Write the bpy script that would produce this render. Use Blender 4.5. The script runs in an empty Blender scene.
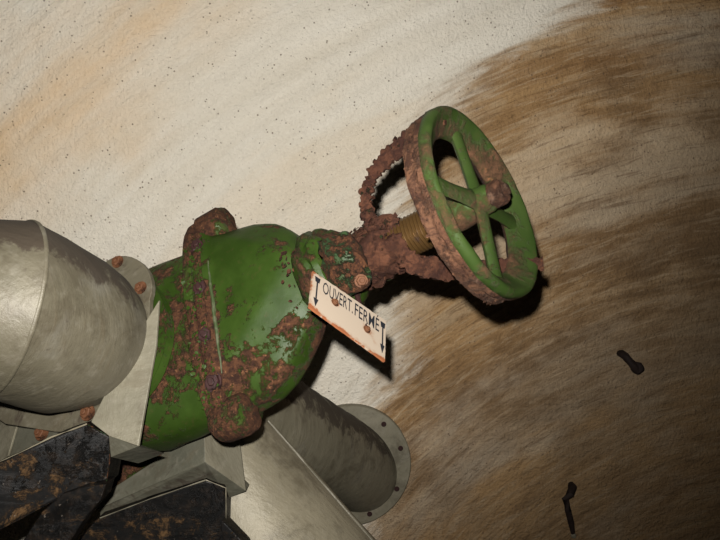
import bpy, bmesh, math, random
from mathutils import Vector, Matrix, noise
random.seed(7)
S = bpy.context.scene
COL = S.collection
H0 = 1.5
F = 700.0
# ------------------------------------------------------------------ camera, light, exposure
cam_d = bpy.data.cameras.new('camera'); cam_d.lens = 35.0; cam_d.sensor_width = 36.0
cam = bpy.data.objects.new('camera', cam_d); COL.objects.link(cam)
cam.location = (0, 0, H0); cam.rotation_euler = (math.pi/2, 0, 0)
cam_d.clip_start = 0.02
S.camera = cam
W = bpy.data.worlds.new('world'); S.world = W; W.use_nodes = True
W.node_tree.nodes['Background'].inputs[0].default_value = (0.9, 0.85, 0.8, 1)
W.node_tree.nodes['Background'].inputs[1].default_value = 0.004
# the camera's flash: a small lamp a few centimetres above the lens
fl = bpy.data.lights.new('camera_flash', 'SPOT'); fl.energy = 158; fl.color = (1.0, 0.975, 0.93)
fl.shadow_soft_size = 0.009; fl.spot_size = math.radians(102); fl.spot_blend = 1.0
flo = bpy.data.objects.new('camera_flash', fl); COL.objects.link(flo)
flo.location = (-0.022, -0.01, H0 + 0.055)
flo.rotation_euler = (Vector((-0.13, 1, 0.12))).to_track_quat('-Z', 'Y').to_euler()
vs = S.view_settings
vs.view_transform = 'Standard'; vs.look = 'None'; vs.gamma = 1.0; vs.exposure = 0.0
vs.use_curve_mapping = False

# ------------------------------------------------------------------ helpers
def V(x, y, z): return Vector((x, y, z + H0))
def P(px, py, d): return V((px-360)/F*d, d, (270-py)/F*d)
def ray(px, py): return Vector(((px-360)/F, 1.0, (270-py)/F))
CAMP = Vector((0, 0, H0))
def onplane(px, py, p0, n):
    r = ray(px, py); t = (p0-CAMP).dot(n)/r.dot(n); return CAMP + r*t
def fbm(p, s=1.0, o=4):
    v = 0; a = 1; f = s; t = 0
    for i in range(o):
        v += a*noise.noise(p*f); t += a; a *= .5; f *= 2.03
    return v/t
def wloc(o):
    v = Vector(o.location); q = o.parent
    while q: v += Vector(q.location); q = q.parent
    return v
def tag(o, label=None, cat=None, group=None, kind=None):
    if label: o['label'] = label
    if cat: o['category'] = cat
    if group: o['group'] = group
    if kind: o['kind'] = kind
    return o
def thing(name, loc, label, cat, group=None):
    o = bpy.data.objects.new(name, None); COL.objects.link(o); o.location = loc
    o.empty_display_size = .05
    return tag(o, label, cat, group)
class MB:
    def __init__(s): s.v = []; s.f = []; s.a = []
    def add(s, vs, fs, att=0.0):
        b = len(s.v); s.v += [Vector(x) for x in vs]
        s.a += (att if isinstance(att, list) else [att]*len(vs))
        s.f += [tuple(i+b for i in f) for f in fs]
        return s
    def loft(s, rings, cap=True, att=0.0, close=False):
        n = len(rings[0]); vs = [p for r in rings for p in r]; fs = []
        m = len(rings)
        for i in range(m if close else m-1):
            for j in range(n):
                a = i*n+j; b = i*n+(j+1) % n; i2 = (i+1) % m
                fs.append((a, b, i2*n+(j+1) % n, i2*n+j))
        if cap and not close:
            fs.append(tuple(range(n-1, -1, -1))); fs.append(tuple((m-1)*n+j for j in range(n)))
        return s.add(vs, fs, att)
    def build(s, name, mat, parent=None, smooth=True, bevel=0, ang=40, sub=0):
        me = bpy.data.meshes.new(name)
        org = wloc(parent) if parent else Vector((0, 0, 0))
        me.from_pydata([v-org for v in s.v], [], s.f); me.update()
        bm = bmesh.new(); bm.from_mesh(me)
        bmesh.ops.recalc_face_normals(bm, faces=bm.faces)
        bm.to_mesh(me); bm.free()
        at = me.attributes.new('wear', 'FLOAT', 'POINT')
        at.data.foreach_set('value', s.a)
        if smooth:
            me.shade_smooth()
            try: me.set_sharp_from_angle(angle=math.radians(ang))
            except Exception: pass
        me.materials.append(mat)
        o = bpy.data.objects.new(name, me); COL.objects.link(o)
        if parent: o.parent = parent
        if bevel:
            m = o.modifiers.new('bevel', 'BEVEL'); m.width = bevel; m.segments = 2; m.limit_method = 'ANGLE'
            m.angle_limit = math.radians(50)
        return o
def frame(axis, up=Vector((0, 0, 1))):
    a = axis.normalized(); x = up.cross(a)
    if x.length < 1e-4: x = Vector((1, 0, 0)).cross(a)
    x.normalize(); y = a.cross(x); return x, y
def revolve(mb, c, axis, prof, n=48, close=False, jit=0, js=40, cap=True, att=0.0, up=Vector((0, 0, 1))):
    """prof: (distance along axis, radius)"""
    a = axis.normalized(); x, y = frame(a, up); rings = []
    for t, r in prof:
        ring = []
        for j in range(n):
            th = 2*math.pi*j/n; d = x*math.cos(th)+y*math.sin(th)
            p = c + a*t + d*r
            if jit: p = p + d*fbm(p, js)*jit + a*fbm(p+Vector((5, 5, 5)), js)*jit
            ring.append(p)
        rings.append(ring)
    mb.loft(rings, cap=cap, close=close, att=att); return mb
def tube(mb, pts, rad, n=12, jit=0, js=60, att=0.0, flat=1.0, up=Vector((0, 0, 1))):
    rings = []
    for i, p in enumerate(pts):
        t = (pts[min(i+1, len(pts)-1)]-pts[max(i-1, 0)]).normalized()
        x, y = frame(t, up); r = rad[i] if isinstance(rad, (list, tuple)) else rad
        ring = []
        for j in range(n):
            th = 2*math.pi*j/n; d = x*math.cos(th)*flat+y*math.sin(th); q = p+d*r
            if jit: q = q+d.normalized()*fbm(q, js)*jit*2
            ring.append(q)
        rings.append(ring)
    mb.loft(rings, att=att); return mb
def smoothpath(ctrl, n):
    out = []; m = len(ctrl)
    for k in range(n+1):
        t = k/n*(m-1); i = min(int(t), m-2); u = t-i
        p0, p1, p2, p3 = ctrl[max(i-1, 0)], ctrl[i], ctrl[i+1], ctrl[min(i+2, m-1)]
        out.append(.5*((2*p1)+(p2-p0)*u+(2*p0-5*p1+4*p2-p3)*u*u+(3*p1-p0-3*p2+p3)*u**3))
    return out
def sheet(mb, pts, nvec, th, att=0.0):
    """closed slab: polygon pts, thickened by th along nvec"""
    n = len(pts); off = nvec.normalized()*th
    mb.add(list(pts)+[p+off for p in pts],
           [tuple(range(n)), tuple(range(2*n-1, n-1, -1))]+[(i, (i+1) % n, n+(i+1) % n, n+i) for i in range(n)], att)
    return mb
def hexmesh(name, r, h, mat, washer=True):
    me = bpy.data.meshes.new(name); bm = bmesh.new()
    def ring(rr, z, n, ph=0): return [bm.verts.new((rr*math.cos(2*math.pi*k/n+ph), rr*math.sin(2*math.pi*k/n+ph), z)) for k in range(n)]
    def lo(rs):
        for A, B in zip(rs, rs[1:]):
            n = len(A)
            for k in range(n): bm.faces.new((A[k], A[(k+1) % n], B[(k+1) % n], B[k]))
        bm.faces.new(rs[0][::-1]); bm.faces.new(rs[-1])
    if washer: lo([ring(r*1.3, -.001, 16), ring(r*1.3, h*.15, 16)])
    lo([ring(r, h*.1, 6), ring(r, h*.62, 6), ring(r*.86, h*.72, 6)])
    lo([ring(r*.52, h*.5, 10), ring(r*.5, h, 10), ring(r*.4, h*1.06, 10)])
    bmesh.ops.recalc_face_normals(bm, faces=bm.faces)
    bm.to_mesh(me); bm.free(); me.materials.append(mat); return me
def place(name, me, loc, axis, parent, rot=0.0, sc=1.0):
    o = bpy.data.objects.new(name, me); COL.objects.link(o)
    if parent: o.parent = parent; loc = loc-wloc(parent)
    q = axis.to_track_quat('Z', 'Y'); o.rotation_mode = 'QUATERNION'
    o.rotation_quaternion = q @ Matrix.Rotation(rot, 3, 'Z').to_quaternion()
    o.location = loc; o.scale = (sc, sc, sc); return o

# ------------------------------------------------------------------ materials
class NT:
    def __init__(s, name):
        s.m = bpy.data.materials.new(name); s.m.use_nodes = True; s.t = s.m.node_tree; s.n = s.t.nodes; s.l = s.t.links
        s.b = s.n['Principled BSDF']; s.co = s.n.new('ShaderNodeTexCoord').outputs['Object']
    def _in(s, sock, v):
        if hasattr(v, 'is_output') or isinstance(v, bpy.types.NodeSocket): s.l.new(v, sock)
        elif isinstance(v, (tuple, list)) and len(v) == 3 and sock.type == 'RGBA': sock.default_value = (*v, 1)
        else: sock.default_value = v
    def math(s, op, a, b=None, c=None, clamp=False):
        n = s.n.new('ShaderNodeMath'); n.operation = op; n.use_clamp = clamp
        s._in(n.inputs[0], a)
        if b is not None: s._in(n.inputs[1], b)
        if c is not None: s._in(n.inputs[2], c)
        return n.outputs[0]
    def noise(s, scale, detail=5, rough=.6, vec=None, dist=0.0):
        n = s.n.new('ShaderNodeTexNoise'); s.l.new(vec or s.co, n.inputs['Vector'])
        n.inputs['Scale'].default_value = scale; n.inputs['Detail'].default_value = detail
        n.inputs['Roughness'].default_value = rough; n.inputs['Distortion'].default_value = dist
        return n.outputs['Fac']
    def step(s, v, a, b):
        n = s.n.new('ShaderNodeMapRange'); n.interpolation_type = 'SMOOTHSTEP'
        s._in(n.inputs[0], v); n.inputs[1].default_value = a; n.inputs[2].default_value = b
        return n.outputs[0]
    def mix(s, f, a, b, mode='MIX'):
        n = s.n.new('ShaderNodeMix'); n.data_type = 'RGBA'; n.blend_type = mode
        s._in(n.inputs[0], f); s._in(n.inputs[6], a); s._in(n.inputs[7], b); return n.outputs[2]
    def attr(s, name):
        n = s.n.new('ShaderNodeAttribute'); n.attribute_name = name; return n.outputs['Fac']
    def mapping(s, sc, vec=None, rot=(0, 0, 0)):
        n = s.n.new('ShaderNodeMapping'); s.l.new(vec or s.co, n.inputs[0]); n.inputs['Scale'].default_value = sc
        n.inputs['Rotation'].default_value = rot; return n.outputs[0]
    def bump(s, h, strength, dist):
        n = s.n.new('ShaderNodeBump'); s._in(n.inputs['Height'], h); n.inputs['Strength'].default_value = strength
        n.inputs['Distance'].default_value = dist; s.l.new(n.outputs[0], s.b.inputs['Normal'])
    def fin(s, col, rough, metal=0.0, spec=.5):
        s._in(s.b.inputs['Base Color'], col); s._in(s.b.inputs['Roughness'], rough); s._in(s.b.inputs['Metallic'], metal)
        s.b.inputs['Specular IOR Level'].default_value = spec; return s.m
def paint_rust(name, base, base2, lo, amt, scale=22, rustA=(.062, .026, .012), rustB=(.019, .008, .005), rough=.40, rustC=(.15, .068, .030), bstr=.7, mott=0.0):
    t = NT(name)
    n1 = t.noise(scale, 10, .74, dist=.3); n2 = t.noise(scale*3.6, 8, .78); n3 = t.noise(scale*.35, 3, .5)
    w = t.attr('wear')
    e = t.math('ADD', t.math('ADD', n1, t.math('MULTIPLY', t.math('SUBTRACT', n3, .5), .45)), t.math('MULTIPLY', w, .40))
    e = t.math('ADD', e, t.math('MULTIPLY', t.math('SUBTRACT', n2, .5), .35))
    mask = t.step(e, lo-.03, lo+amt)
    rc = t.mix(t.step(n2, .40, .60), rustB, rustA); rc = t.mix(t.math('MULTIPLY', t.step(t.noise(scale*7, 4, .7), .56, .68), .8), rc, rustC)
    rc = t.mix(t.math('MULTIPLY', t.step(t.noise(scale*1.6, 5, .7), .54, .66), .6), rc, rustB)
    gc = t.mix(t.step(t.noise(scale*.6, 4, .6), .35, .65), base, base2)
    gc = t.mix(t.math('MULTIPLY', t.step(t.noise(scale*4, 4, .7), .55, .75), .35), gc, (.055, .032, .016))
    if mott:
        k1 = t.step(t.noise(scale*1.3, 10, .8, dist=.6), .56, .44); k2 = t.step(t.noise(scale*4.5, 6, .75), .56, .68)
        gc = t.mix(t.math('MULTIPLY', k1, mott), gc, (.018, .007, .005)); gc = t.mix(t.math('MULTIPLY', k2, mott*.7), gc, rustC)
    t.bump(t.math('ADD', t.math('MULTIPLY', n2, t.math('ADD', mask, .08+mott)), t.math('MULTIPLY', mask, .25)), bstr, .006)
    return t.fin(t.mix(mask, gc, rc), t.math('ADD', t.math('MULTIPLY', mask, .40), rough+.05), 0, .15)
GREEN = (.014, .028, .0035); GREEN2 = (.022, .042, .006)
M_green = paint_rust('green_paint_body', GREEN, GREEN2, .62, .05)
M_flange = paint_rust('green_flange_rusted', GREEN, GREEN2, .60, .07, 28)
M_wheel = paint_rust('green_paint_wheel', (.019, .035, .007), (.032, .050, .012), .52, .16, 16, rustA=(.085, .042, .022), rustB=(.042, .022, .011), rough=.42)
M_band = paint_rust('joint_band_rust', (.030, .030, .010), GREEN2, .56, .06, 30)
M_red = paint_rust('flaky_red_rust', (0.120, 0.058, 0.032), (0.070, 0.031, 0.017), .56, .1, 34, rustA=(0.1240, 0.0713, 0.0465), rustB=(0.0279, 0.0112, 0.0068), rough=.6, bstr=.9, mott=.75)
M_rust = paint_rust('heavy_rust', (.085, .034, .018), (.045, .017, .010), .66, .06, 42, rustA=(.019, .037, .012), rustB=(.045, .022, .010), rustC=(.10, .04, .016), rough=.6, bstr=1.0, mott=.75)
M_gland = paint_rust('rust_with_green', (.022, .046, .018), (.018, .030, .010), .46, .07, 38, rustA=(.075, .030, .013), rustB=(.024, .010, .006), rustC=(.17, .065, .024), rough=.42, bstr=1.0)
M_bolt = paint_rust('bolt_rust', (.030, .012, .011), (.016, .008, .008), .62, .05, 60, rough=.55, bstr=.9)
M_bolto = paint_rust('bolt_orange_rust', (0.0975, 0.0413, 0.0195), (0.0525, 0.0210, 0.0097), .62, .05, 60, rough=.6, bstr=.9)

def zinc(name, c1, c2, dirt=(.030, .020, .012), lo=.5, rough=.5, metal=.15):
    t = NT(name)
    a = t.noise(5, 6, .6); b = t.noise(60, 4, .6); c = t.noise(18, 8, .7, dist=.6)
    col = t.mix(t.step(a, .35, .68), c1, c2)
    col = t.mix(t.math('MULTIPLY', t.step(b, .5, .75), .22), col, (.22, .20, .16))
    sc = t.noise(1, 4, .65, vec=t.mapping((9, 60, 9), rot=(.3, .5, .6)))
    mot = t.noise(13, 9, .75, dist=.4)
    col = t.mix(t.math('MULTIPLY', t.step(mot, .47, .66), .55), col, (.050, .040, .025))
    col = t.mix(t.math('MULTIPLY', t.step(t.noise(9, 5, .6), .55, .72), .35), col, (.20, .19, .16))
    col = t.mix(t.math('MULTIPLY', t.step(sc, .56, .68), .28), col, (.08, .06, .035))
    w = t.attr('wear')
    m = t.step(t.math('ADD', c, t.math('MULTIPLY', w, .5)), lo+.12, lo+.26)
    col = t.mix(t.math('MULTIPLY', m, .88), col, dirt)
    spk = t.step(t.noise(85, 2, .5), .73, .78)
    col = t.mix(t.math('MULTIPLY', spk, t.math('MULTIPLY', w, 1.0, clamp=True)), col, (.22, .18, .13))
    t.bump(t.math('ADD', t.math('MULTIPLY', b, .4), t.math('ADD', sc, t.math('ADD', c, mot))), .42, .004)
    return t.fin(col, t.math('ADD', t.math('MULTIPLY', m, .3), rough), metal, .4)
M_pipe = zinc('grey_painted_pipe', (0.0732, 0.0640, 0.0422), (0.1025, 0.0896, 0.0613))
M_pipe2 = zinc('grey_pipe_far', (0.1352, 0.1212, 0.0823), (0.1872, 0.1668, 0.1176))
M_pipe3 = zinc('grey_pipe_light', (0.1560, 0.1358, 0.0924), (0.2028, 0.1765, 0.1218))
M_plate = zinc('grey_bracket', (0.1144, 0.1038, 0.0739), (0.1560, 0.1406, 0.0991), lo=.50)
M_plateshade = zinc('grey_bracket_shaded', (0.0600, 0.0589, 0.0424), (0.0950, 0.0902, 0.0656), lo=.46)  # shaded copy of the bracket grey, for side and under faces
def timber():
    t = NT('black_flaking_beam')
    vec = t.mapping((4, 14, 15), rot=(0, -.45, 0))
    st = t.noise(1, 9, .78, vec=vec, dist=1.4); big = t.noise(5, 3, .5); n = t.noise(55, 6, .7)
    e = t.math('ADD', st, t.math('MULTIPLY', t.math('SUBTRACT', big, .5), .55))
    m = t.step(e, .51, .60); f = t.step(t.noise(22, 9, .85, dist=.5), .50, .60)
    col = t.mix(t.step(n, .45, .7), (.0015, .0013, .0011), (.009, .006, .004))
    col = t.mix(t.math('MULTIPLY', m, f), col, (.07, .038, .015))
    g = t.math('MULTIPLY', t.step(t.noise(95, 3, .7), .66, .72), t.step(big, .4, .6))
    col = t.mix(t.math('MULTIPLY', g, .7), col, (.12, .10, .08))
    t.bump(t.math('ADD', t.math('MULTIPLY', n, .5), t.math('ADD', e, f)), .45, .003)
    return t.fin(col, t.math('ADD', t.math('MULTIPLY', m, .35), .45), 0, .16)
M_black = timber()
def brass():
    t = NT('brass_threads')
    n = t.noise(45, 6, .7); w = t.attr('wear')
    m = t.step(t.math('ADD', n, t.math('MULTIPLY', w, .4)), .55, .68)
    t.bump(n, .5, .002)
    return t.fin(t.mix(m, (.105, .058, .020), (.035, .018, .012)), t.math('ADD', t.math('MULTIPLY', m, .4), .32), .6)
M_brass = brass()
def enamel():
    t = NT('enamel_sign_white')
    n = t.noise(28, 7, .7); w = t.attr('wear')
    f = t.math('ADD', n, t.math('MULTIPLY', w, .30))
    m = t.step(f, .66, .72); halo = t.step(f, .56, .72)
    c = t.mix(t.math('MULTIPLY', halo, .45), (.32, .26, .20), (.20, .085, .035)); c = t.mix(m, c, (.20, .07, .03))
    t.bump(t.math('MULTIPLY', m, -1.0), .5, .001)
    return t.fin(c, .32, 0, .5)
M_enamel = enamel()
t = NT('black_lettering'); M_letter = t.fin((.012, .014, .018), .4)
def wallmat():
    t = NT('stained_lime_plaster')
    sep = t.n.new('ShaderNodeSeparateXYZ'); t.l.new(t.co, sep.inputs[0]); x, z = sep.outputs[0], sep.outputs[2]
    cx = t.math('SUBTRACT', x, 1.33); cz = t.math('ADD', z, 1.845)
    r = t.math('SQRT', t.math('ADD', t.math('MULTIPLY', cx, cx), t.math('MULTIPLY', cz, cz)))
    th = t.math('ARCTAN2', cz, cx)
    def pol(a, b, off=0.0):
        c = t.n.new('ShaderNodeCombineXYZ'); t._in(c.inputs[0], t.math('MULTIPLY', th, a)); t._in(c.inputs[1], t.math('MULTIPLY', r, b)); c.inputs[2].default_value = off
        return c.outputs[0]
    s1 = t.noise(1, 7, .66, vec=pol(3.4, 7.5), dist=.5)
    s2 = t.noise(1, 8, .72, vec=pol(7.5, 20, 3.0), dist=.8)
    s3 = t.noise(1, 5, .6, vec=pol(2.2, 3.4, 9.0), dist=.3)
    blot = t.noise(3.2, 6, .6); fine = t.noise(120, 4, .7); mid = t.noise(26, 6, .7)
    g = t.math('ADD', t.math('MULTIPLY', t.math('POWER', t.math('MAXIMUM', z, -2), 3), 1.4), .106)
    g = t.math('MINIMUM', g, 3.0)
    z3 = t.math('MULTIPLY', t.math('MULTIPLY', z, t.math('MULTIPLY', z, z)), 1.4)
    g = t.math('ADD', t.math('MAXIMUM', z3, -.12), .106)
    d = t.math('SUBTRACT', x, g)
    dn = t.math('ADD', d, t.math('MULTIPLY', t.math('SUBTRACT', s2, .5), .40))
    dn = t.math('ADD', dn, t.math('MULTIPLY', t.math('SUBTRACT', s1, .5), .45))
    m = t.step(dn, -.09, .09)
    # white side
    wc = t.mix(t.step(s1, .35, .7), (.80, .74, .63), (.72, .65, .53))
    wc = t.mix(t.math('MULTIPLY', t.step(s3, .50, .68), .35), wc, (.74, .58, .39))
    wc = t.mix(t.math('MULTIPLY', t.step(s2, .56, .72), .30), wc, (.86, .82, .73))
    wc = t.mix(t.math('MULTIPLY', t.step(mid, .6, .72), .16), wc, (.50, .43, .34))
    band = t.math('SUBTRACT', 1, t.math('MULTIPLY', t.math('ABSOLUTE', t.math('ADD', t.math('SUBTRACT', r, 3.05), t.math('MULTIPLY', t.math('SUBTRACT', blot, .5), .5))), 4.2), clamp=True)
    band = t.math('MULTIPLY', band, t.step(x, -.12, -.45)); band = t.math('MULTIPLY', band, t.step(s3, .3, .6))
    wc = t.mix(t.math('MULTIPLY', band, .8), wc, (.70, .47, .25))
    # brown side
    bc = t.mix(t.step(s1, .33, .66), (.43, .265, .12), (.28, .160, .068))
    bc = t.mix(t.math('MULTIPLY', t.step(s2, .48, .68), .5), bc, (.46, .35, .22))
    bc = t.mix(t.math('MULTIPLY', t.step(s3, .52, .66), .6), bc, (.50, .43, .33))
    bc = t.mix(t.math('MULTIPLY', t.step(blot, .50, .68), .6), bc, (.16, .088, .038))
    bc = t.mix(t.math('MULTIPLY', t.step(mid, .52, .7), .4), bc, (.24, .14, .07))
    rw = t.math('ADD', r, t.math('ADD', t.math('MULTIPLY', t.math('SUBTRACT', s1, .5), .9), t.math('MULTIPLY', t.math('SUBTRACT', blot, .5), .5)))
    def hump(c, w): return t.math('SUBTRACT', 1, t.math('DIVIDE', t.math('ABSOLUTE', t.math('SUBTRACT', rw, c)), w), clamp=True)
    bc = t.mix(t.math('MULTIPLY', hump(2.20, .20), .75), bc, (.60, .47, .32))
    bc = t.mix(t.math('MULTIPLY', t.math('MULTIPLY', hump(1.98, .17), t.step(x, .35, .7)), .75), bc, (.15, .080, .034))
    bc = t.mix(t.math('MULTIPLY', hump(1.70, .20), .5), bc, (.44, .36, .26))
    bc = t.mix(t.math('MULTIPLY', hump(2.75, .25), .6), bc, (.26, .13, .045))
    s4 = t.noise(1, 6, .75, vec=pol(13, 60, 5.0), dist=.6)
    bc = t.mix(t.math('MULTIPLY', t.step(s4, .5, .64), .55), bc, (.55, .41, .26))
    bc = t.mix(t.math('MULTIPLY', t.step(s4, .48, .36), .55), bc, (.13, .068, .028))
    lower_right = t.step(t.math('ADD', t.math('SUBTRACT', x, t.math('MULTIPLY', z, .6)), t.math('MULTIPLY', t.math('ADD', s1, blot), .5)), .75, 1.6)  # brown side gets darker towards the lower right
    bc = t.mix(t.math('MULTIPLY', lower_right, .6), bc, (.12, .08, .042))
    col = t.mix(m, wc, bc)
    vor = t.n.new('ShaderNodeTexVoronoi'); t.l.new(t.co, vor.inputs['Vector']); vor.inputs['Scale'].default_value = 75
    pit = t.math('MULTIPLY', t.math('LESS_THAN', vor.outputs['Distance'], .17), t.step(mid, .48, .58))
    col = t.mix(t.math('MULTIPLY', pit, .75), col, (.12, .08, .05))
    h = t.math('ADD', t.math('MULTIPLY', fine, .9), t.math('ADD', t.math('MULTIPLY', mid, 1.3), t.math('MULTIPLY', s2, 1.2)))
    t.bump(h, 1.0, .010)
    return t.fin(col, .8, 0, .25)
M_wall = wallmat()
t = NT('dark_concrete'); nn = t.noise(9, 7, .65); t.bump(nn, .4, .006)
M_floor = t.fin(t.mix(nn, (.10, .075, .05), (.20, .16, .11)), .85)

# ------------------------------------------------------------------ the vaulted wall and floor
def wallY(x, z):
    q = (x-z)/1.41421; p = (x+z)/1.41421
    y = 1.90 + .17*q - .045*q*q - .05*p*p
    return y + .010*fbm(Vector((x*1.0, 3.3, z)), 1.6, 3)
mb = MB(); nx, nz = 170, 130
vs_ = []; fs_ = []
for j in range(nz+1):
    for i in range(nx+1):
        x = -2.6+5.4*i/nx; z = -1.5+3.4*j/nz
        e = .0025*fbm(Vector((x, 0, z)), 9, 4)
        vs_.append(V(x, wallY(x, z)+e, z))
for j in range(nz):
    for i in range(nx):
        a = j*(nx+1)+i; fs_.append((a, a+1, a+nx+2, a+nx+1))
wo = thing  # alias unused
mb.add(vs_, fs_)
me = bpy.data.meshes.new('wall_back'); me.from_pydata([v-Vector((0, 0, H0)) for v in mb.v], [], mb.f); me.shade_smooth(); me.materials.append(M_wall)
wall = bpy.data.objects.new('wall_back', me); COL.objects.link(wall); wall.location = (0, 0, H0)
tag(wall, 'curved plaster vault, whitewashed on the left and stained brown on the right', kind='structure')
sm = wall.modifiers.new('solid', 'SOLIDIFY'); sm.thickness = .12; sm.offset = -1
fb = MB(); sheet(fb, [V(-2.6, -1.2, -1.5), V(2.8, -1.2, -1.5), V(2.8, 2.4, -1.5), V(-2.6, 2.4, -1.5)], Vector((0, 0, -1)), .1)
floor = fb.build('floor', M_floor, smooth=False); tag(floor, 'dark concrete floor', kind='structure')

# ------------------------------------------------------------------ frames of the valve
A = Vector((.846, -.35, .403)).normalized()          # along the stem, towards the wheel
PD = Vector((.372, .847, -.381)).normalized()        # along the pipe, towards the wall
WC = V(.167, .95, .0936)                             # centre of the wheel's front plane
Z = A.cross(PD).normalized()                         # long way of the bonnet, up
Y = Z.cross(A).normalized()                          # across the bonnet, away from the camera
def ax(L): return WC - A*L
LF = .436
FC = ax(LF)                                          # bonnet joint centre
BC = ax(.626)                                        # body centre
def loc(x, y, z): return FC + A*x + Y*y + Z*z        # local coordinates at the bonnet joint

valve = thing('gate_valve', BC, 'large green gate valve, rust-scabbed, with its handwheel and bell-shaped bonnet', 'valve')

def sring(x, hy, hz, e=3.2, cy=0, cz=0, n=72, jit=0, js=20):
    out = []
    for j in range(n):
        th = 2*math.pi*j/n; c, s = math.cos(th), math.sin(th)
        y = math.copysign(abs(c)**(2/e), c)*hy; z = math.copysign(abs(s)**(2/e), s)*hz
        p = loc(x, cy+y, cz+z)
        if jit:
            d = (Y*y+Z*z).normalized(); p = p + d*fbm(p, js)*jit
        out.append(p)
    return out
# body
mb = MB(); rings = []; at = []
for x, hy, hz, cz in [(-.036, .058, .150, 0), (-.06, .060, .150, 0), (-.10, .070, .152, 0), (-.14, .085, .150, 0), (-.18, .10, .148, 0), (-.23, .098, .135, 0), (-.275, .08, .105, 0), (-.30, .05, .06, 0)]:
    rings.append(sring(x, hy, hz, 2.8, 0, cz, jit=.004)); at += [max(0, min(1, .35-.2*(x+.14)/.1*-1))*.6]*72
mb.loft(rings, att=[.30]*len(rings)*72)
mb.build('body', M_green, valve)
mb = MB(); revolve(mb, BC, PD, [(-.105, .112), (-.08, .108), (0, .112), (.08, .108), (.105, .112)], 48, jit=.003, js=15, att=.1)
mb.build('pipe_socket', M_green, valve)
for sgn in (-1, 1):
    mb = MB(); revolve(mb, BC, PD, sorted([(sgn*.104, .120), (sgn*.106, .124), (sgn*.088, .124), (sgn*.084, .118)]), 56, jit=.002, js=25, att=.02)
    mb.build('end_flange', M_flange, valve)
# joint flanges
for x0, x1, s, nm in ((-.036, -.019, 1.0, 'body_flange'), (-.0165, .001, .985, 'bonnet_flange')):
    mb = MB(); rings = []
    for x, k in ((x0, .965), (x0+.003, 1), (x1-.003, 1), (x1, .965)):
        rings.append(sring(x, .066*k*s, .186*k*s, 2.9, 0, .010, 96, jit=.007, js=28))
    mb.loft(rings, att=.40); mb.build(nm, M_band, valve)
# gasket
mb = MB(); mb.loft([sring(-.020, .06, .170, 2.5), sring(-.015, .06, .170, 2.5)]); mb.build('gasket', M_bolt, valve)
# bonnet
prof = [(0, .062, .164, .003), (.004, .059, .157, .002), (.012, .056, .150, 0), (.03, .056, .149, .001), (.055, .056, .145, .002), (.08, .055, .136, .005), (.10, .054, .123, .009), (.118, .052, .109, .013),
        (.130, .050, .097, .014), (.140, .047, .086, .014), (.148, .044, .076, .013), (.154, .040, .066, .011), (.158, .035, .055, .009), (.160, .028, .042, .007)]
pp = []
for i in range(len(prof)-1):
    for u in (0, .5): pp.append(tuple(prof[i][k]*(1-u)+prof[i+1][k]*u for k in range(4)))
pp.append(prof[-1])
rings = []; at = []; n = 160
for x, hy, hz, cz in pp:
    rg = []
    zl = -.110+1.0*x; zt = .150-.75*x
    for j in range(n):
        th = 2*math.pi*j/n; c, s = math.cos(th), math.sin(th)
        y = math.copysign(abs(c)**(2/4.2), c)*hy; z = math.copysign(abs(s)**(2/3.6), s)*hz+cz
        if y < 0 and z < zl: y = y*(1-.60*min(1, (zl-z)/(zl-cz+hz+1e-4)))
        if y < 0 and z > zt: y = y*(1-.5*min(1, (z-zt)/(cz+hz-zt+1e-4)))
        p = loc(x, y, z); p = p+(Y*y+Z*z).normalized()*fbm(p, 14)*.003
        rg.append(p)
    rings.append(rg)
    for j in range(n):
        th = 2*math.pi*j/n; s = math.sin(th); c = math.cos(th)
        w = 0
        if s < -.35 and c < .6: w = .30 if hz*-abs(s)**(2/3.6)+cz < zl else .05          # rust along the lower edge
        if s > .8 and x > .08: w = .15
        if x < .016: w = max(w, .34)
        if x > .152: w = max(w, .2)
        w = w - .04
        at.append(w)
mb = MB(); mb.loft(rings, att=at); mb.build('bonnet', M_green, valve)
t = NT('worn_green_highlight'); nn = t.noise(60, 5, .7); M_highlight = t.fin(t.mix(t.step(nn, .45, .6), (.03, .045, .014), (.065, .07, .038)), .5)  # pale worn green for an added rib, the crease highlight painted in
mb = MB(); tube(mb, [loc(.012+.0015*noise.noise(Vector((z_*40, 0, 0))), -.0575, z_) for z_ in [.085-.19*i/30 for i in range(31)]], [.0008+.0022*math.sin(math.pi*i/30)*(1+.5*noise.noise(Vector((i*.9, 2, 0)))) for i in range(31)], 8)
o = mb.build('highlight_rib', M_highlight, valve); tag(o, 'thin added rib in pale worn green, a painted highlight line beside the joint')
# lugs at the two ends of the flange
for zc, dx, xo in ((-.160, .018, 0), (.164, .016, .012)):
    mb = MB(); revolve(mb, loc(-.034+xo, -.02, zc), A, [(-.002, .020), (.003, .027), (.010, .031), (.030+dx, .031), (.038+dx, .028), (.042+dx, .020)], 40, jit=.006, js=45, att=.32)
    mb.build('bolt_lug', M_band, valve)
# nuts on the joint
ME_nut = hexmesh('nut', .0125, .013, M_bolt)
for v_ in ME_nut.vertices: v_.co += Vector((noise.noise(v_.co*90), noise.noise(v_.co*90+Vector((4, 4, 4))), noise.noise(v_.co*80+Vector((9, 1, 1)))*.6))*.003
ME_nut_o = hexmesh('orange_nut', .0095, .012, M_bolto)
for zz, yy in ((.122, -.056), (.042, -.061), (-.038, -.062), (-.112, -.058)):
    place('nut', ME_nut, loc(-.006, yy+.003, zz), (-Y*1.0+A*.25+Z*(zz*1.2)).normalized(), valve, rot=random.random(), sc=.9)
for zz in (.1, .03, -.04, -.11):
    place('nut', ME_nut, loc(-.018, .066, zz), Y, valve, rot=random.random())
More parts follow.
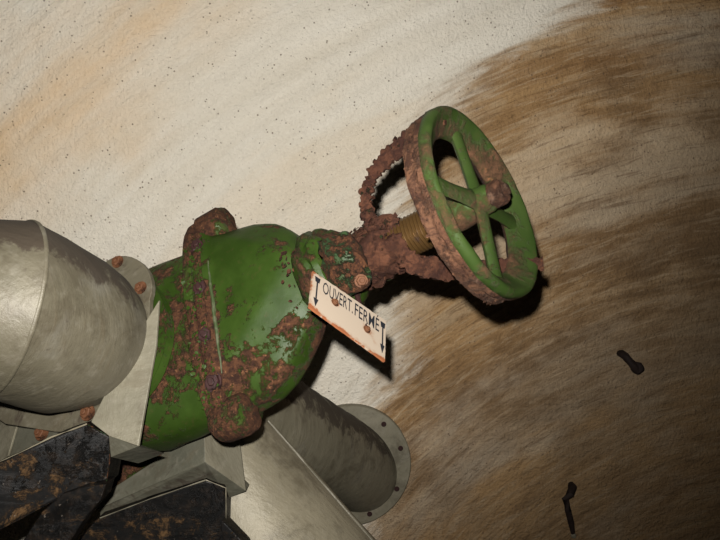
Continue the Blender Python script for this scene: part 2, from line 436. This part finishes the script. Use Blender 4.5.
# raised weld-like rib along bonnet foot (scabby rust)
def flakes(mb, pts_n, size, lift=.002):
    for p, nn in pts_n:
        x, y = frame(nn, Vector((random.random(), random.random(), random.random())))
        k = random.randint(4, 6); s = size*random.uniform(.4, 1.2); tilt = nn*random.uniform(-.5, .9)*s
        ring = [p+nn*lift+(x*math.cos(2*math.pi*i/k)+y*math.sin(2*math.pi*i/k))*s*random.uniform(.5, 1.1)+tilt*math.cos(2*math.pi*i/k) for i in range(k)]
        top = [q+nn*s*.22 for q in ring]
        b = len(mb.v)
        mb.add(ring+top, [tuple(range(k))[::-1], tuple(range(k, 2*k))]+[(i, (i+1) % k, k+(i+1) % k, k+i) for i in range(k)], random.uniform(-.3, .4))
mb = MB(); L_ = []
for i in range(300):
    zz = random.uniform(-.177, .177); xx = random.uniform(-.036, .004)
    c = (1-(abs(zz)/.178)**2.7)**(1/2.7); L_.append((loc(xx, -.066*c, zz+.006), (-Y*c+Z*(zz/.19)**3*.8).normalized()))
flakes(mb, L_, .0034); o = mb.build('rust_scabs', M_flange, valve, smooth=False); tag(o, kind='stuff')

# neck flange and gland
mb = MB(); revolve(mb, ax(.272), A, [(-.01, .05), (0, .063), (.008, .070), (.016, .072), (.021, .066), (.025, .066), (.030, .070), (.040, .066), (.044, .059), (.05, .059), (.058, .054), (.066, .044)], 72, jit=.008, js=34, att=.2, up=Z)
mb.build('neck_flange', M_flange, valve)
mb = MB(); revolve(mb, ax(.245), A, [(0, .052), (.012, .050), (.022, .042), (.034, .036), (.05, .030), (.065, .027), (.075, .024)], 48, jit=.016, js=30, att=.0, up=Z)
mb.build('gland', M_gland, valve)
# gland lobe that carries the sign (hangs down, towards the camera)
mb = MB()
c0 = P(343, 262, .985); tube(mb, smoothpath([P(336, 246, .99), P(343, 262, .972), P(352, 280, .965), P(360, 292, .968)], 10), [.026, .032, .034, .032, .03, .029, .028, .027, .024, .018, .008], 24, jit=.012, js=38)
mb.build('gland_lug', M_gland, valve)
place('gland_bolt', ME_nut_o, P(361, 281, .938), Vector((.2, -1, .1)).normalized(), valve, sc=.75)
# packing collar: the crusted mass
mb = MB(); revolve(mb, ax(.205), A, [(0, .028), (.008, .036), (.018, .041), (.028, .037), (.04, .039), (.05, .043), (.06, .041), (.068, .036), (.078, .033), (.086, .027)], 72, jit=.022, js=46, att=.05, up=Z)
mb.build('packing_collar', M_rust, valve)
mb = MB(); revolve(mb, ax(.235), A, [(0, .03), (.01, .040), (.02, .043), (.03, .034)], 48, jit=.016, js=42, att=.05, up=Z)
mb.build('packing_collar', M_rust, valve)
# threaded brass sleeve
mb = MB(); pr = [(0, .024)]; tt = .002
while tt < .07: pr += [(tt, .0255), (tt+.0022, .0285), (tt+.0030, .0285)]; tt += .0052
pr += [(.074, .022)]
revolve(mb, ax(.15), A, pr, 48, jit=.0012, js=50, up=Z); mb.build('threaded_sleeve', M_brass, valve)
mb = MB(); revolve(mb, ax(.10), A, [(0, .017), (.058, .017)], 24, jit=.001); mb.build('stem', M_brass, valve)
# crusty lumps around the collar + lower edge
mb = MB(); L_ = []
for i in range(520):
    th = random.uniform(0, 2*math.pi); d = Z*math.cos(th)+Y*math.sin(th); Lx = random.uniform(.12, .30)
    r = .040 if Lx < .22 else (.046 if Lx < .24 else .058)
    if .215 < Lx < .26 and math.cos(th) < -.2: r = .05
    L_.append((ax(Lx)+d*(r+random.uniform(-.006, .003)), (d+A*random.uniform(-.4, .4)).normalized()))
flakes(mb, L_, .0048); o = mb.build('rust_scabs', M_rust, valve, smooth=False); tag(o, kind='stuff')

# ------------------------------------------------------------------ yoke strap (corroded arc and lower arm)
def strap(ctrl, widths, th, wdir, n, name, mat, teeth=0):
    path = smoothpath(ctrl, n); mb = MB(); rings = []
    for i, p in enumerate(path):
        t = (path[min(i+1, n)]-path[max(i-1, 0)]).normalized()
        w = wdir - t*wdir.dot(t); w.normalize(); nrm = t.cross(w).normalized()
        u = i/n*(len(widths)-1); k = min(int(u), len(widths)-2); hw = widths[k]*(1-u+k)+widths[k+1]*(u-k)
        j1 = fbm(p, 90)*.006+random.uniform(-.0016, .0016)*2; j2 = fbm(p+Vector((3, 3, 3)), 90)*.006+random.uniform(-.0016, .0016)*2
        rings.append([p-w*(hw+j1)-nrm*th*.35, p-nrm*th*.5, p+w*(hw+j2)-nrm*th*.35, p+w*(hw+j2)+nrm*th*.35, p+nrm*th*.5, p-w*(hw+j1)+nrm*th*.35])
        if teeth and i % 2 == 0 and 2 < i < n-2:
            for sg, jj in ((-1, j1), (1, j2)):
                if random.random() < teeth:
                    h = random.uniform(.002, .005); b = p+w*sg*(hw+jj-.002); q = t*random.uniform(.002, .004)
                    z_ = nrm*th*.4
                    mb.add([b-q-z_, b+q-z_, b+q+z_, b-q+z_, b+w*sg*h+t*random.uniform(-.003, .003)], [(0, 1, 2, 3), (0, 1, 4), (1, 2, 4), (2, 3, 4), (3, 0, 4)], random.uniform(-.2, .3))
    mb.loft(rings, att=.02); return mb.build(name, mat, valve, ang=60)
strap([P(377, 240, 1.0), P(370, 222, 1.01), P(366, 203, 1.02), P(370, 182, 1.02), P(384, 161, 1.01), P(401, 148, .995), P(417, 136, .98), P(431, 124, .965), P(441, 115, .955)],
      [.009, .0095, .0085, .0085, .011, .013, .014, .014, .010], .014, Vector((.75, -.2, -.6)), 90, 'yoke_strap', M_rust, teeth=.8)
strap([P(395, 246, .975), P(412, 262, .97), P(430, 268, .98), P(455, 270, 1.0), P(490, 268, 1.015), P(520, 266, 1.015), P(543, 264, 1.01)],
      [.010, .013, .015, .014, .012, .011, .010], .016, Vector((0, 0, 1)), 60, 'yoke_strap', M_rust, teeth=.35)

# ------------------------------------------------------------------ handwheel
wheel = bpy.data.objects.new('handwheel', None); COL.objects.link(wheel); wheel.parent = valve; wheel.location = WC-wloc(valve); wheel.empty_display_size = .05
rr = (WC-CAMP).normalized()
A0 = A; A = (A0-rr*.21).normalized(); WC0 = WC; WC = WC+Vector((.006, 0, .004))
Mj = A.cross(rr).normalized()
if Mj.z > 0: Mj = -Mj
Nn = Mj.cross(A).normalized()
if Nn.x < 0: Nn = -Nn
RO = .139
def closed_revolve(mb, prof, n, jit, js, att=0.0):
    rings = []
    for j in range(n):
        th = 2*math.pi*j/n; d = Mj*math.cos(th)+Nn*math.sin(th)
        ring = []
        for L, r in prof:
            p = WC-A*L+d*r
            if jit: p = p+d*fbm(p, js)*jit-A*fbm(p+Vector((9, 0, 0)), js)*jit
            ring.append(p)
        rings.append(ring)
    mb.loft(rings, close=True, att=att); return mb
mb = closed_revolve(MB(), [(.013, .1415), (.006, .1410), (.001, .1385), (-.001, .1345), (.000, .1305), (.005, .1245), (.013, .113), (.019, .1045), (.024, .1015), (.029, .103), (.029, .128), (.016, .136)], 120, .0018, 30)
mb.a = [.22 if (p-WC).length < .124 else 0 for p in mb.v]
mb.build('rim', M_wheel, wheel, ang=70)
mb = closed_revolve(MB(), [(.0135, .1345), (.0145, .1405), (.020, .1415), (.024, .1385), (.028, .1375), (.033, .1395), (.039, .138), (.042, .130), (.040, .119), (.030, .1055), (.027, .107), (.021, .13)], 150, .0045, 38, att=.1)
o = mb.build('rim_back', M_red, wheel, ang=50); tag(o, 'flaking reddish rust on the back of the wheel rim')
s1 = (Mj*.43+Nn*.9).normalized(); s2 = (Mj*.9-Nn*.43).normalized()
for d in (s1, -s1, s2, -s2):
    side = A.cross(d).normalized(); mb = MB(); rings = []
    for k in range(13):
        u = k/12; r = .012+u*.100; w = .0165-.0040*math.sin(math.pi*u*.9)+(.004 if k == 12 else 0)+(.003 if k == 0 else 0); dep = .014+.006*u
        c = WC-A*dep+d*r; c = c+side*fbm(c, 20)*.002
        rings.append([c+side*math.cos(q)*w*(1 if abs(math.sin(q)) < .9 else .8)+A*math.copysign(abs(math.sin(q))**1.6, math.sin(q))*.008 for q in [2*math.pi*i/12 for i in range(12)]])
    mb.loft(rings); mb.build('spoke', M_wheel, wheel)
mb = MB(); revolve(mb, WC, -A, [(-.008, .012), (-.007, .017), (-.002, .0195), (.008, .0205), (.02, .024), (.045, .027), (.075, .027), (.08, .024)], 40, jit=.003, js=40); mb.build('hub', M_wheel, wheel)
mb = MB(); c = WC+A*.006; rings = []
for t_, r_ in ((0, .0175), (.002, .0185), (.016, .0185), (.020, .015), (.0205, .009), (.026, .0085), (.027, .006)):
    rings.append([c+A*t_+(Mj*math.cos(2*math.pi*i/24)+Nn*math.sin(2*math.pi*i/24))*r_*(1-.07*abs(math.sin(3*2*math.pi*i/24))) for i in range(24)])
rings = [[p+(p-WC).normalized()*fbm(p, 60)*.004 for p in r] for r in rings]
mb.loft(rings); o = mb.build('spindle_nut', M_red, wheel); tag(o, 'rusty red nut in the middle of the wheel')
mb = MB(); L_ = []
for i in range(260):
    th = random.uniform(0, 2*math.pi); d = Mj*math.cos(th)+Nn*math.sin(th); Lx = random.uniform(.017, .04)
    L_.append((WC-A*Lx+d*.138, (d+A*random.uniform(-.3, .3)).normalized()))
flakes(mb, L_, .0030, .0); o = mb.build('rust_scabs', M_red, wheel, smooth=False); tag(o, kind='stuff')

A = A0; WC = WC0
# ------------------------------------------------------------------ enamel sign
dc = .925
def k(px, py, w, h): return P(px, py, dc*(1+(w*23+h*20)/700))
TL = k(313, 271, -1, 1); TR = k(386, 321, 1, 1); BR = k(385, 361.5, 1, -1); BL = k(309.5, 307, -1, -1)
sx = (TR-TL); sy = (BL-TL)
sn = sx.cross(sy).normalized()
if sn.y > 0: sn = -sn
def sp(u, v, off=0.0):
    return TL*(1-u)*(1-v)+TR*u*(1-v)+BR*u*v+BL*(1-u)*v + sn*off
mb = MB(); NU, NV = 40, 20; vs_ = []; at = []
for sd in (0, 1):
    for j in range(NV+1):
        for i in range(NU+1):
            u, v = i/NU, j/NV; du = dv = 0
            if i in (0, NU): du = noise.noise(Vector((v*14, i*3.1, 1)))*.007
            if j in (0, NV): dv = noise.noise(Vector((u*18, j*5.3, 4)))*.014
            vs_.append(sp(u+du, v+dv, -.0028*sd))
            e = min(v, 1-v)*.078; eu = min(u, 1-u)*.137
            w = max(0, 1-(1-v)*.078/.012)*1.0 + max(0, 1-u*.137/.008)*.7 + max(0, 1-v*.078/.004)*.4
            for su, sv in ((.30, .44), (.735, .55)):
                dd = math.hypot((u-su)*.137, (v-sv)*.078); w += max(0, 1-dd/.011)*1.2
            at.append(min(w, 1.3)-.1)
G = (NU+1)*(NV+1); fs_ = []
for j in range(NV):
    for i in range(NU):
        a = j*(NU+1)+i; fs_.append((a, a+1, a+NU+2, a+NU+1)); fs_.append((G+a, G+a+NU+1, G+a+NU+2, G+a+1))
bd = [i for i in range(NU+1)]+[j*(NU+1)+NU for j in range(1, NV+1)]+[NV*(NU+1)+i for i in range(NU-1, -1, -1)]+[j*(NU+1) for j in range(NV-1, 0, -1)]
for a, b in zip(bd, bd[1:]+bd[:1]): fs_.append((a, b, G+b, G+a))
mb.add(vs_, fs_, at); sign = mb.build('sign_plate', M_enamel, valve, ang=50)
tag(sign, 'cream enamel plate with black lettering')
def letters(txt, u0, u1, v0, v1, name):
    cu = bpy.data.curves.new(name, 'FONT'); cu.body = txt; cu.size = 1; cu.offset = .005; cu.resolution_u = 2
    tmp = bpy.data.objects.new('tmp', cu); COL.objects.link(tmp)
    bpy.context.view_layer.update(); dg = bpy.context.evaluated_depsgraph_get()
    m = tmp.evaluated_get(dg).to_mesh(); vv = [v.co.copy() for v in m.vertices]; ff = [tuple(p.vertices) for p in m.polygons]
    tmp.evaluated_get(dg).to_mesh_clear(); bpy.data.objects.remove(tmp); bpy.data.curves.remove(cu)
    xs = [v.x for v in vv]; ys = [v.y for v in vv]; x0, x1, y1 = min(xs), max(xs), .73
    q = [(u0+(v.x-x0)/(x1-x0)*(u1-u0), v1-(v.y/y1)*(v1-v0)) for v in vv]
    mb = MB(); mb.add([sp(u, v, .0006) for u, v in q], ff); n0 = len(q)
    mb.add([sp(u, v, -.0002) for u, v in q], [f[::-1] for f in ff])
    return mb.build(name, M_letter, sign, smooth=False)
letters('OUVERT.', .135, .535, .07, .41, 'lettering')
letters('FERM\u00c9', .56, .90, .07, .41, 'lettering')
for uc, v0, v1 in ((.065, .10, .88), (.955, .10, .86)):
    mb = MB()
    def quad(pts):
        n = len(pts); mb.add([sp(u, v, .0006) for u, v in pts]+[sp(u, v, -.0002) for u, v in pts], [tuple(range(n)), tuple(range(2*n-1, n-1, -1))]+[(i, (i+1) % n, n+(i+1) % n, n+i) for i in range(n)])
    quad([(uc-.008, v0+.1), (uc+.008, v0+.1), (uc+.008, v1-.12), (uc-.008, v1-.12)])
    quad([(uc-.030, v1-.2), (uc+.030, v1-.2), (uc, v1)])
    quad([(uc-.034, v0), (uc+.034, v0), (uc+.024, v0+.13), (uc-.024, v0+.13)])
    mb.build('arrow_mark', M_letter, sign, smooth=False)
ME_sc = hexmesh('sign_screw', .0046, .005, M_bolto, washer=True)
for u, v in ((.30, .44), (.735, .55)): place('sign_screw', ME_sc, sp(u, v, 0), sn, sign)
# two struts that hold the plate on the gland
for u, v in ((.30, .44), (.735, .55)):
    mb = MB(); a = sp(u, v, -.002); b = ax(.235) if u < .5 else ax(.215)-Z*.03
    tube(mb, [a, a*.6+b*.4, b], .004, 8); mb.build('sign_bracket', M_bolt, valve)

# ------------------------------------------------------------------ inlet pipe (left)
F1 = BC-PD*.108; F2 = BC+PD*.108
pipeL = thing('inlet_pipe', F1, 'big grey steel pipe with a mitred bend, left of the green valve', 'pipe')
RP = .1165
def cyl_sections(mb, secs, n=72, dirt=None, jit=.0012):
    """secs: (centre, plane normal, direction, radius) - mitred cylinder rings"""
    rings = []; at = []
    for c, nrm, d, r in secs:
        x, y = frame(d, Z); ring = []
        for j in range(n):
            th = 2*math.pi*j/n; q = c+(x*math.cos(th)+y*math.sin(th))*r
            s = (c-q).dot(nrm)/d.dot(nrm); q = q+d*s
            rd = (q-c).normalized(); q = q+rd*fbm(q, 9)*jit*3
            ring.append(q); at.append(dirt(q, rd) if dirt else 0)
        rings.append(ring)
    mb.loft(rings, att=at)
upL = Vector((.45, .25, .85)).normalized()
dirtL = lambda q, rd: max(0, rd.z*.9+rd.x*.3-.52)*2.0
MT = BC-PD*.285-Vector((0, 0, .0))
D1 = -PD; D2 = Vector((-.93, -.34, .03)).normalized(); mit = (D1+D2).normalized()
secs = [(F1+D1*.001, D1, D1, RP-.018), (F1+D1*.02, D1, D1, RP-.014), (F1+D1*.045, D1, D1, RP-.005)]
for i in range(3, 8):
    u = i/8; secs.append((F1*(1-u)+MT*u, (D1*(1-u)+mit*u).normalized(), D1, RP))
secs.append((MT, mit, D1, RP*1.0))
mb = MB(); cyl_sections(mb, secs, dirt=dirtL); mb.build('straight_run', M_pipe, pipeL)
secs = [(MT, mit, D2, RP)]+[(MT+D2*1.6*i/10, (mit*(1-i/10)+D2*i/10).normalized(), D2, RP) for i in range(1, 11)]
mb = MB(); cyl_sections(mb, secs, dirt=dirtL); mb.build('bend_run', M_pipe, pipeL)
# weld bead on the mitre
x, y = frame(D1, Z); mb = MB(); pts = []
for j in range(90):
    th = 2*math.pi*j/90; q = MT+(x*math.cos(th)+y*math.sin(th))*(RP+.0005); q = q+D1*((MT-q).dot(mit)/D1.dot(mit)); pts.append(q)
rings = []
for j in range(90):
    t_ = (pts[(j+1) % 90]-pts[j-1]).normalized(); rd = (pts[j]-MT).normalized(); sd = t_.cross(rd)
    rings.append([pts[j]+rd*math.cos(a_)*.0014+sd*math.sin(a_)*.003*(1+.3*fbm(pts[j], 80)) for a_ in [2*math.pi*i/8 for i in range(8)]])
mb.loft(rings, close=True); mb.build('weld_bead', M_pipe, pipeL)
# bolted end plate with rounded ear; plane perpendicular to the pipe
def pl1(px, py, off=0.0): return onplane(px, py, F1-PD*off, PD)
ear = [pl1(127+29*math.cos(a_), 289-31*math.sin(a_), .002) for a_ in [math.radians(q) for q in range(170, -31, -12)]]
poly = ear+[pl1(152, 350, .002), pl1(139, 430, .002), pl1(112, 432, .002), pl1(60, 433, .002), pl1(10, 425, .002), pl1(-40, 390, .002), pl1(-60, 330, .002), pl1(-40, 270, .002), pl1(30, 245, .002), pl1(85, 262, .002)]
mb = MB(); sheet(mb, poly, -PD, .010, .25); mb.build('end_plate', M_pipe, pipeL, smooth=False, bevel=.0012)
# collar where the pipe meets the plate
mb = MB(); revolve(mb, F1-PD*.012, -PD, [(0, RP-.014), (.003, RP-.015), (.006, RP-.018)], 64, jit=.001, js=30, up=Z); mb.build('weld_bead', M_pipe, pipeL)
for px, py in ((141, 288), (118, 262), (127, 349)):
    place('plate_bolt', ME_nut_o, pl1(px, py, .012), -PD, pipeL, rot=random.random(), sc=.85)

# ------------------------------------------------------------------ angle bracket under the inlet flange
brL = thing('saddle_bracket', pl1(100, 432, .02), 'grey folded steel saddle bracket under the inlet pipe, left of the valve', 'bracket', 'saddle brackets under the pipes')
def q1(px, py, off): return onplane(px, py, F1-PD*off, (PD+Vector((-.25, 0, 0))).normalized())
nB = (PD+Vector((-.30, 0, 0))).normalized()
base1 = pl1(150, 330, .016)
f1 = [onplane(a_, b_, base1, nB) for a_, b_ in ((159, 300), (156, 345), (138, 446), (109, 436), (91, 422), (116, 372), (136, 337))]
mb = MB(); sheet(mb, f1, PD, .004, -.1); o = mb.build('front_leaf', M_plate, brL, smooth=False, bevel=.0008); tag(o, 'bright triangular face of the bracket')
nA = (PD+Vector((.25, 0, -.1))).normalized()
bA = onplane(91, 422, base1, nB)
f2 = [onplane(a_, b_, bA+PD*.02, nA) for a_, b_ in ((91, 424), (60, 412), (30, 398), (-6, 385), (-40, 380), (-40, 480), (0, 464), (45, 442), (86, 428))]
mb = MB(); sheet(mb, f2, PD, .004, .1); o = mb.build('side_leaf', M_plateshade, brL, smooth=False, bevel=.0008)
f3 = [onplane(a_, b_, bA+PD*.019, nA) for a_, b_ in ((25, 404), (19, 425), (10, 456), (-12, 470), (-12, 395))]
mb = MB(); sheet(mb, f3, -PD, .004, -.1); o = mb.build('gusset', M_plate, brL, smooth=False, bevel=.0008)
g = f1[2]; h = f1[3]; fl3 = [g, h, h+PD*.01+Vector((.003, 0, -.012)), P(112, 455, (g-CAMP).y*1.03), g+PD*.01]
mb = MB(); sheet(mb, [g+Vector((0, 0, -.0005)), h, P(111, 457, (g-CAMP).y+.02)], PD, .06, .1); mb.build('foot', M_plateshade, brL, smooth=False)
for px, py in ((88, 413), (42, 433)):
    p_ = onplane(px, py, bA+PD*.012, nA); place('bracket_bolt', ME_nut_o, p_, -PD, brL, rot=random.random(), sc=.95)

# ------------------------------------------------------------------ bracket under the far flange
base2 = BC+PD*.085
def d2(px, py, d): return P(px, py, d)
brR = thing('saddle_bracket', P(205, 470, 1.15), 'grey folded steel saddle bracket directly beneath the green valve bonnet', 'bracket', 'saddle brackets under the pipes')
rt, rb = P(204, 426, 1.155), P(205, 462, 1.125)
fA = [rt, rb, P(160, 478, 1.15), P(100, 508, 1.17), P(96, 492, 1.19), P(118, 468, 1.21), P(160, 446, 1.19)]
mb = MB(); sheet(mb, [rt, rb, P(96, 510, 1.17), P(97, 498, 1.18), P(110, 490, 1.18), P(152, 463, 1.17), P(171, 446, 1.165)], Vector((.1, 1, 0)), .004, .05); mb.build('side_leaf', M_plateshade, brR, smooth=False, bevel=.0008)
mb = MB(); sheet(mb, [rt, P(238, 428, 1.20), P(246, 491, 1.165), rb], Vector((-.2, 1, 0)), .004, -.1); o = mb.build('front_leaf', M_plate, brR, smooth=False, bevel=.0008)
mb = MB(); sheet(mb, [rb, P(246, 491, 1.165), P(228, 498, 1.18), P(207, 478, 1.16), P(150, 496, 1.17), P(100, 516, 1.19), P(100, 507, 1.18)], Vector((0, 1, -.05)), .05, .15); mb.build('foot', M_plateshade, brR, smooth=False, bevel=.0008)
# green-painted end flange rim showing between body and bracket
mb = MB(); sheet(mb, [P(96, 452, 1.205), P(143, 443, 1.20), P(212, 424, 1.19), P(206, 436, 1.19), P(171, 452, 1.195), P(152, 470, 1.20), P(112, 497, 1.20), P(94, 500, 1.205)], Vector((0, 1, 0)), .012, .25)
mb.build('flange_edge', M_flange, valve, smooth=False, bevel=.001)

# ------------------------------------------------------------------ black beams
def beam(name, root, poly_, depth_fn, th, att=0.0):
    mb = MB(); pts = [P(x_, y_, depth_fn(x_, y_)) for x_, y_ in poly_]
    sheet(mb, pts, Vector((.05, 1, .05)), th, att); return mb.build(name, M_black, root, smooth=False, bevel=.002)
def edge_glint(root, pts, r, mat):  # thin strips that put the glints along the beam edges into colour
    mb = MB(); tube(mb, [a_*(1-u)+b_*u for a_, b_ in zip(pts, pts[1:]) for u in (0, .2, .4, .6, .8)]+[pts[-1]], r*.45, 8, jit=.001, js=70); return mb.build('edge_glint', mat, root)
bL = thing('support_beam', P(60, 470, 1.0), 'black flaking support beam with a diagonal brace, bottom left corner under the big pipe', 'beam', 'support beams under the pipes')
dl = lambda x_, y_: .985-.0006*(100-x_)*.6
beam('beam_web', bL, [(-420, 650), (0, 463), (50, 439), (86, 425), (110, 437), (109, 465), (105, 487), (60, 498), (20, 520), (-400, 730)], dl, .05)
beam('brace', bL, [(106, 484), (101, 500), (84, 520), (66, 548), (-40, 740), (-110, 740), (20, 545), (42, 512), (62, 494), (85, 487)], lambda x_, y_: .965, .035)
edge_glint(bL, [P(-420, 650, .96), P(20, 453, .97), P(52, 437, .975), P(87, 424, .978)], .0022, M_pipe3)
edge_glint(bL, [P(87, 424, .978), P(98, 430, .98), P(110, 437, .984), P(109.5, 462, .984), P(106, 484, .98)], .0016, M_gland)
bR = thing('support_beam', P(170, 510, 1.15), 'black flaking support beam at the bottom edge, beneath the green bonnet', 'beam', 'support beams under the pipes')
dr = lambda x_, y_: 1.15
beam('beam_web', bR, [(96, 520), (130, 507), (180, 489), (206, 481), (224, 486), (226, 530), (220, 850), (-60, 850), (62, 560)], dr, .05)
beam('brace', bR, [(222, 520), (246, 545), (330, 720), (270, 720), (218, 545)], lambda x_, y_: 1.13, .03)
edge_glint(bR, [P(100, 518, 1.145), P(150, 499, 1.145), P(206, 480, 1.145)], .002, M_plate)
edge_glint(bR, [P(206, 480, 1.145), P(226, 488, 1.145), P(226, 520, 1.145), P(226, 560, 1.145)], .0015, M_pipe3)

# ------------------------------------------------------------------ outlet pipe running back to the wall
PD0 = PD
aim = P(360, 470, 2.0); PD = (aim-F2).normalized(); tt = .3
while True:
    c = F2+PD*tt
    if c.y >= wallY(c.x, c.z-H0)-.012: break
    tt += .002
EC = F2+PD*tt
e_ = .02; wx = (wallY(EC.x+e_, EC.z-H0)-wallY(EC.x-e_, EC.z-H0))/(2*e_); wz = (wallY(EC.x, EC.z-H0+e_)-wallY(EC.x, EC.z-H0-e_))/(2*e_)
WN = Vector((wx, -1, wz)).normalized()
outp = thing('outlet_pipe', EC, 'grey pipe with a side branch, ending in a round bolted flange on the stained wall', 'pipe')
upR = Vector((.62, -.1, .6)).normalized()
dirtR = lambda q, rd: max(0, rd.dot(upR)-.60)*1.5
secs = [(F2, PD, PD, RP)]
N_ = 26
for i in range(1, N_+1):
    u = i/N_; nn_ = (PD*(1-u)+(-WN)*u).normalized() if u > .7 else PD
    if u > .7: w_ = (u-.7)/.3; nn_ = (PD*(1-w_)+(-WN)*w_).normalized()
    secs.append((F2*(1-u)+EC*u, nn_, PD, RP*(1+.012*math.sin(i*2.4))))
mb = MB(); cyl_sections(mb, secs, dirt=dirtR); mb.build('pipe_barrel', M_pipe2, outp)
fx, fy = frame(WN); mb = MB()
RFo, RFi = .170, .108
revolve(mb, EC, WN, [(-.02, RFo), (.006, RFo), (.009, RFo-.003), (.009, RFi), (-.02, RFi)], 96, jit=.0012, js=20, close=True, cap=False, att=.05)
mb.build('wall_flange', M_pipe2, outp, ang=30)
ME_fb = hexmesh('flange_bolt', .0075, .009, M_bolt, washer=True)
for px, py in ((388, 419), (410, 445), (403, 492), (374, 525), (345, 532)):
    p_ = onplane(px, py, EC+WN*.009, WN); rdir = (p_-EC); rdir = rdir-WN*rdir.dot(WN); p_ = EC+WN*.0085+rdir.normalized()*(.147)
    place('flange_bolt', ME_fb, p_, WN, outp, rot=random.random(), sc=.75)
# outlet flange plate (far side of the valve)
PD = PD0
mb = MB(); revolve(mb, F2, PD, [(-.001, .145), (.012, .145), (.014, .14), (.014, RP-.002), (-.001, RP-.002)], 64, close=True, cap=False, up=Z); mb.build('end_plate', M_plate, outp, ang=30)

# ------------------------------------------------------------------ second pipe in front, running down out of frame
c0, c1 = P(212, 446, 1.33), P(318, 640, 1.30)
d_ = (c1-c0).normalized(); secs = []
for i in range(30):
    u = (i-4)/14; r_ = .115*(1-min(u, 1.15))+.203*min(u, 1.15)
    secs.append((c0*(1-u)+c1*u, d_, d_, r_))
mb = MB(); cyl_sections(mb, secs, dirt=lambda q, rd: 0.0, jit=.0008); o = mb.build('branch', M_pipe3, outp); tag(o, 'lighter branch pipe running down in front')
nb = len(secs); mb2 = MB()
vd = ((c0+c1)*.5-CAMP).normalized(); sd_ = d_.cross(vd).normalized()
if sd_.x < 0: sd_ = -sd_
dd_ = (sd_*math.cos(.35)-vd*math.sin(.35)).normalized(); dd_ = (dd_-d_*dd_.dot(d_)).normalized()
tube(mb2, [c+dd_*(r_+.0005) for c, _, _, r_ in secs], .0032, 8, jit=.0012, js=50); mb2.build("weld_bead", M_pipe, outp)

# ------------------------------------------------------------------ iron stubs on the wall
M_iron = paint_rust('dark_iron', (.016, .010, .008), (.010, .006, .005), .66, .06, 60, rustA=(.05, .024, .012), rough=.7)
def onwall(px, py):
    d = 1.9
    for _ in range(8):
        d = wallY((px-360)/F*d, (270-py)/F*d)
    return P(px, py, d)
a, b = onwall(621, 354), onwall(634, 370)
st = thing('iron_stub', b, 'short rusty iron stub with a knobbed end sticking from the brown wall, right side', 'anchor')
mb = MB(); o_ = Vector((0, -1, 0)); tube(mb, smoothpath([a-o_*.02, a+o_*.018, (a+b)/2+o_*.03, b+o_*.028], 10), [.010, .0105, .011, .0105, .011, .0105, .0105, .011, .0115, .011, .009], 12, jit=.003, js=70)
mb.build('bar', M_iron, st)
mb = MB(); c = b*.85+a*.15+o_*.03+Vector((.004, 0, .003)); revolve(mb, c-o_*.012, o_, [(0, .012), (.004, .017), (.014, .018), (.020, .013)], 20, jit=.006, js=60); mb.build('knob', M_iron, st)
a, b, c = onwall(571, 485), onwall(562, 495), onwall(571, 532)
st = thing('bent_rod', c, 'thin dark bent iron rod hanging on the brown wall, bottom right', 'rod')
mb = MB(); tube(mb, [a-o_*.02, a+o_*.02, b*.5+a*.5+o_*.035, b+o_*.035, b*.7+c*.3+o_*.034, b*.35+c*.65+o_*.03, c+o_*.02], [.010, .011, .011, .010, .0095, .009, .006], 12, jit=.003, js=70)
mb.build('bar', M_iron, st)
mb = MB(); revolve(mb, c+o_*.018, Vector((0, -1, -.3)), [(0, .006), (.006, .008), (.012, .005)], 12, jit=.002, js=70); mb.build('tip', M_plate, st)
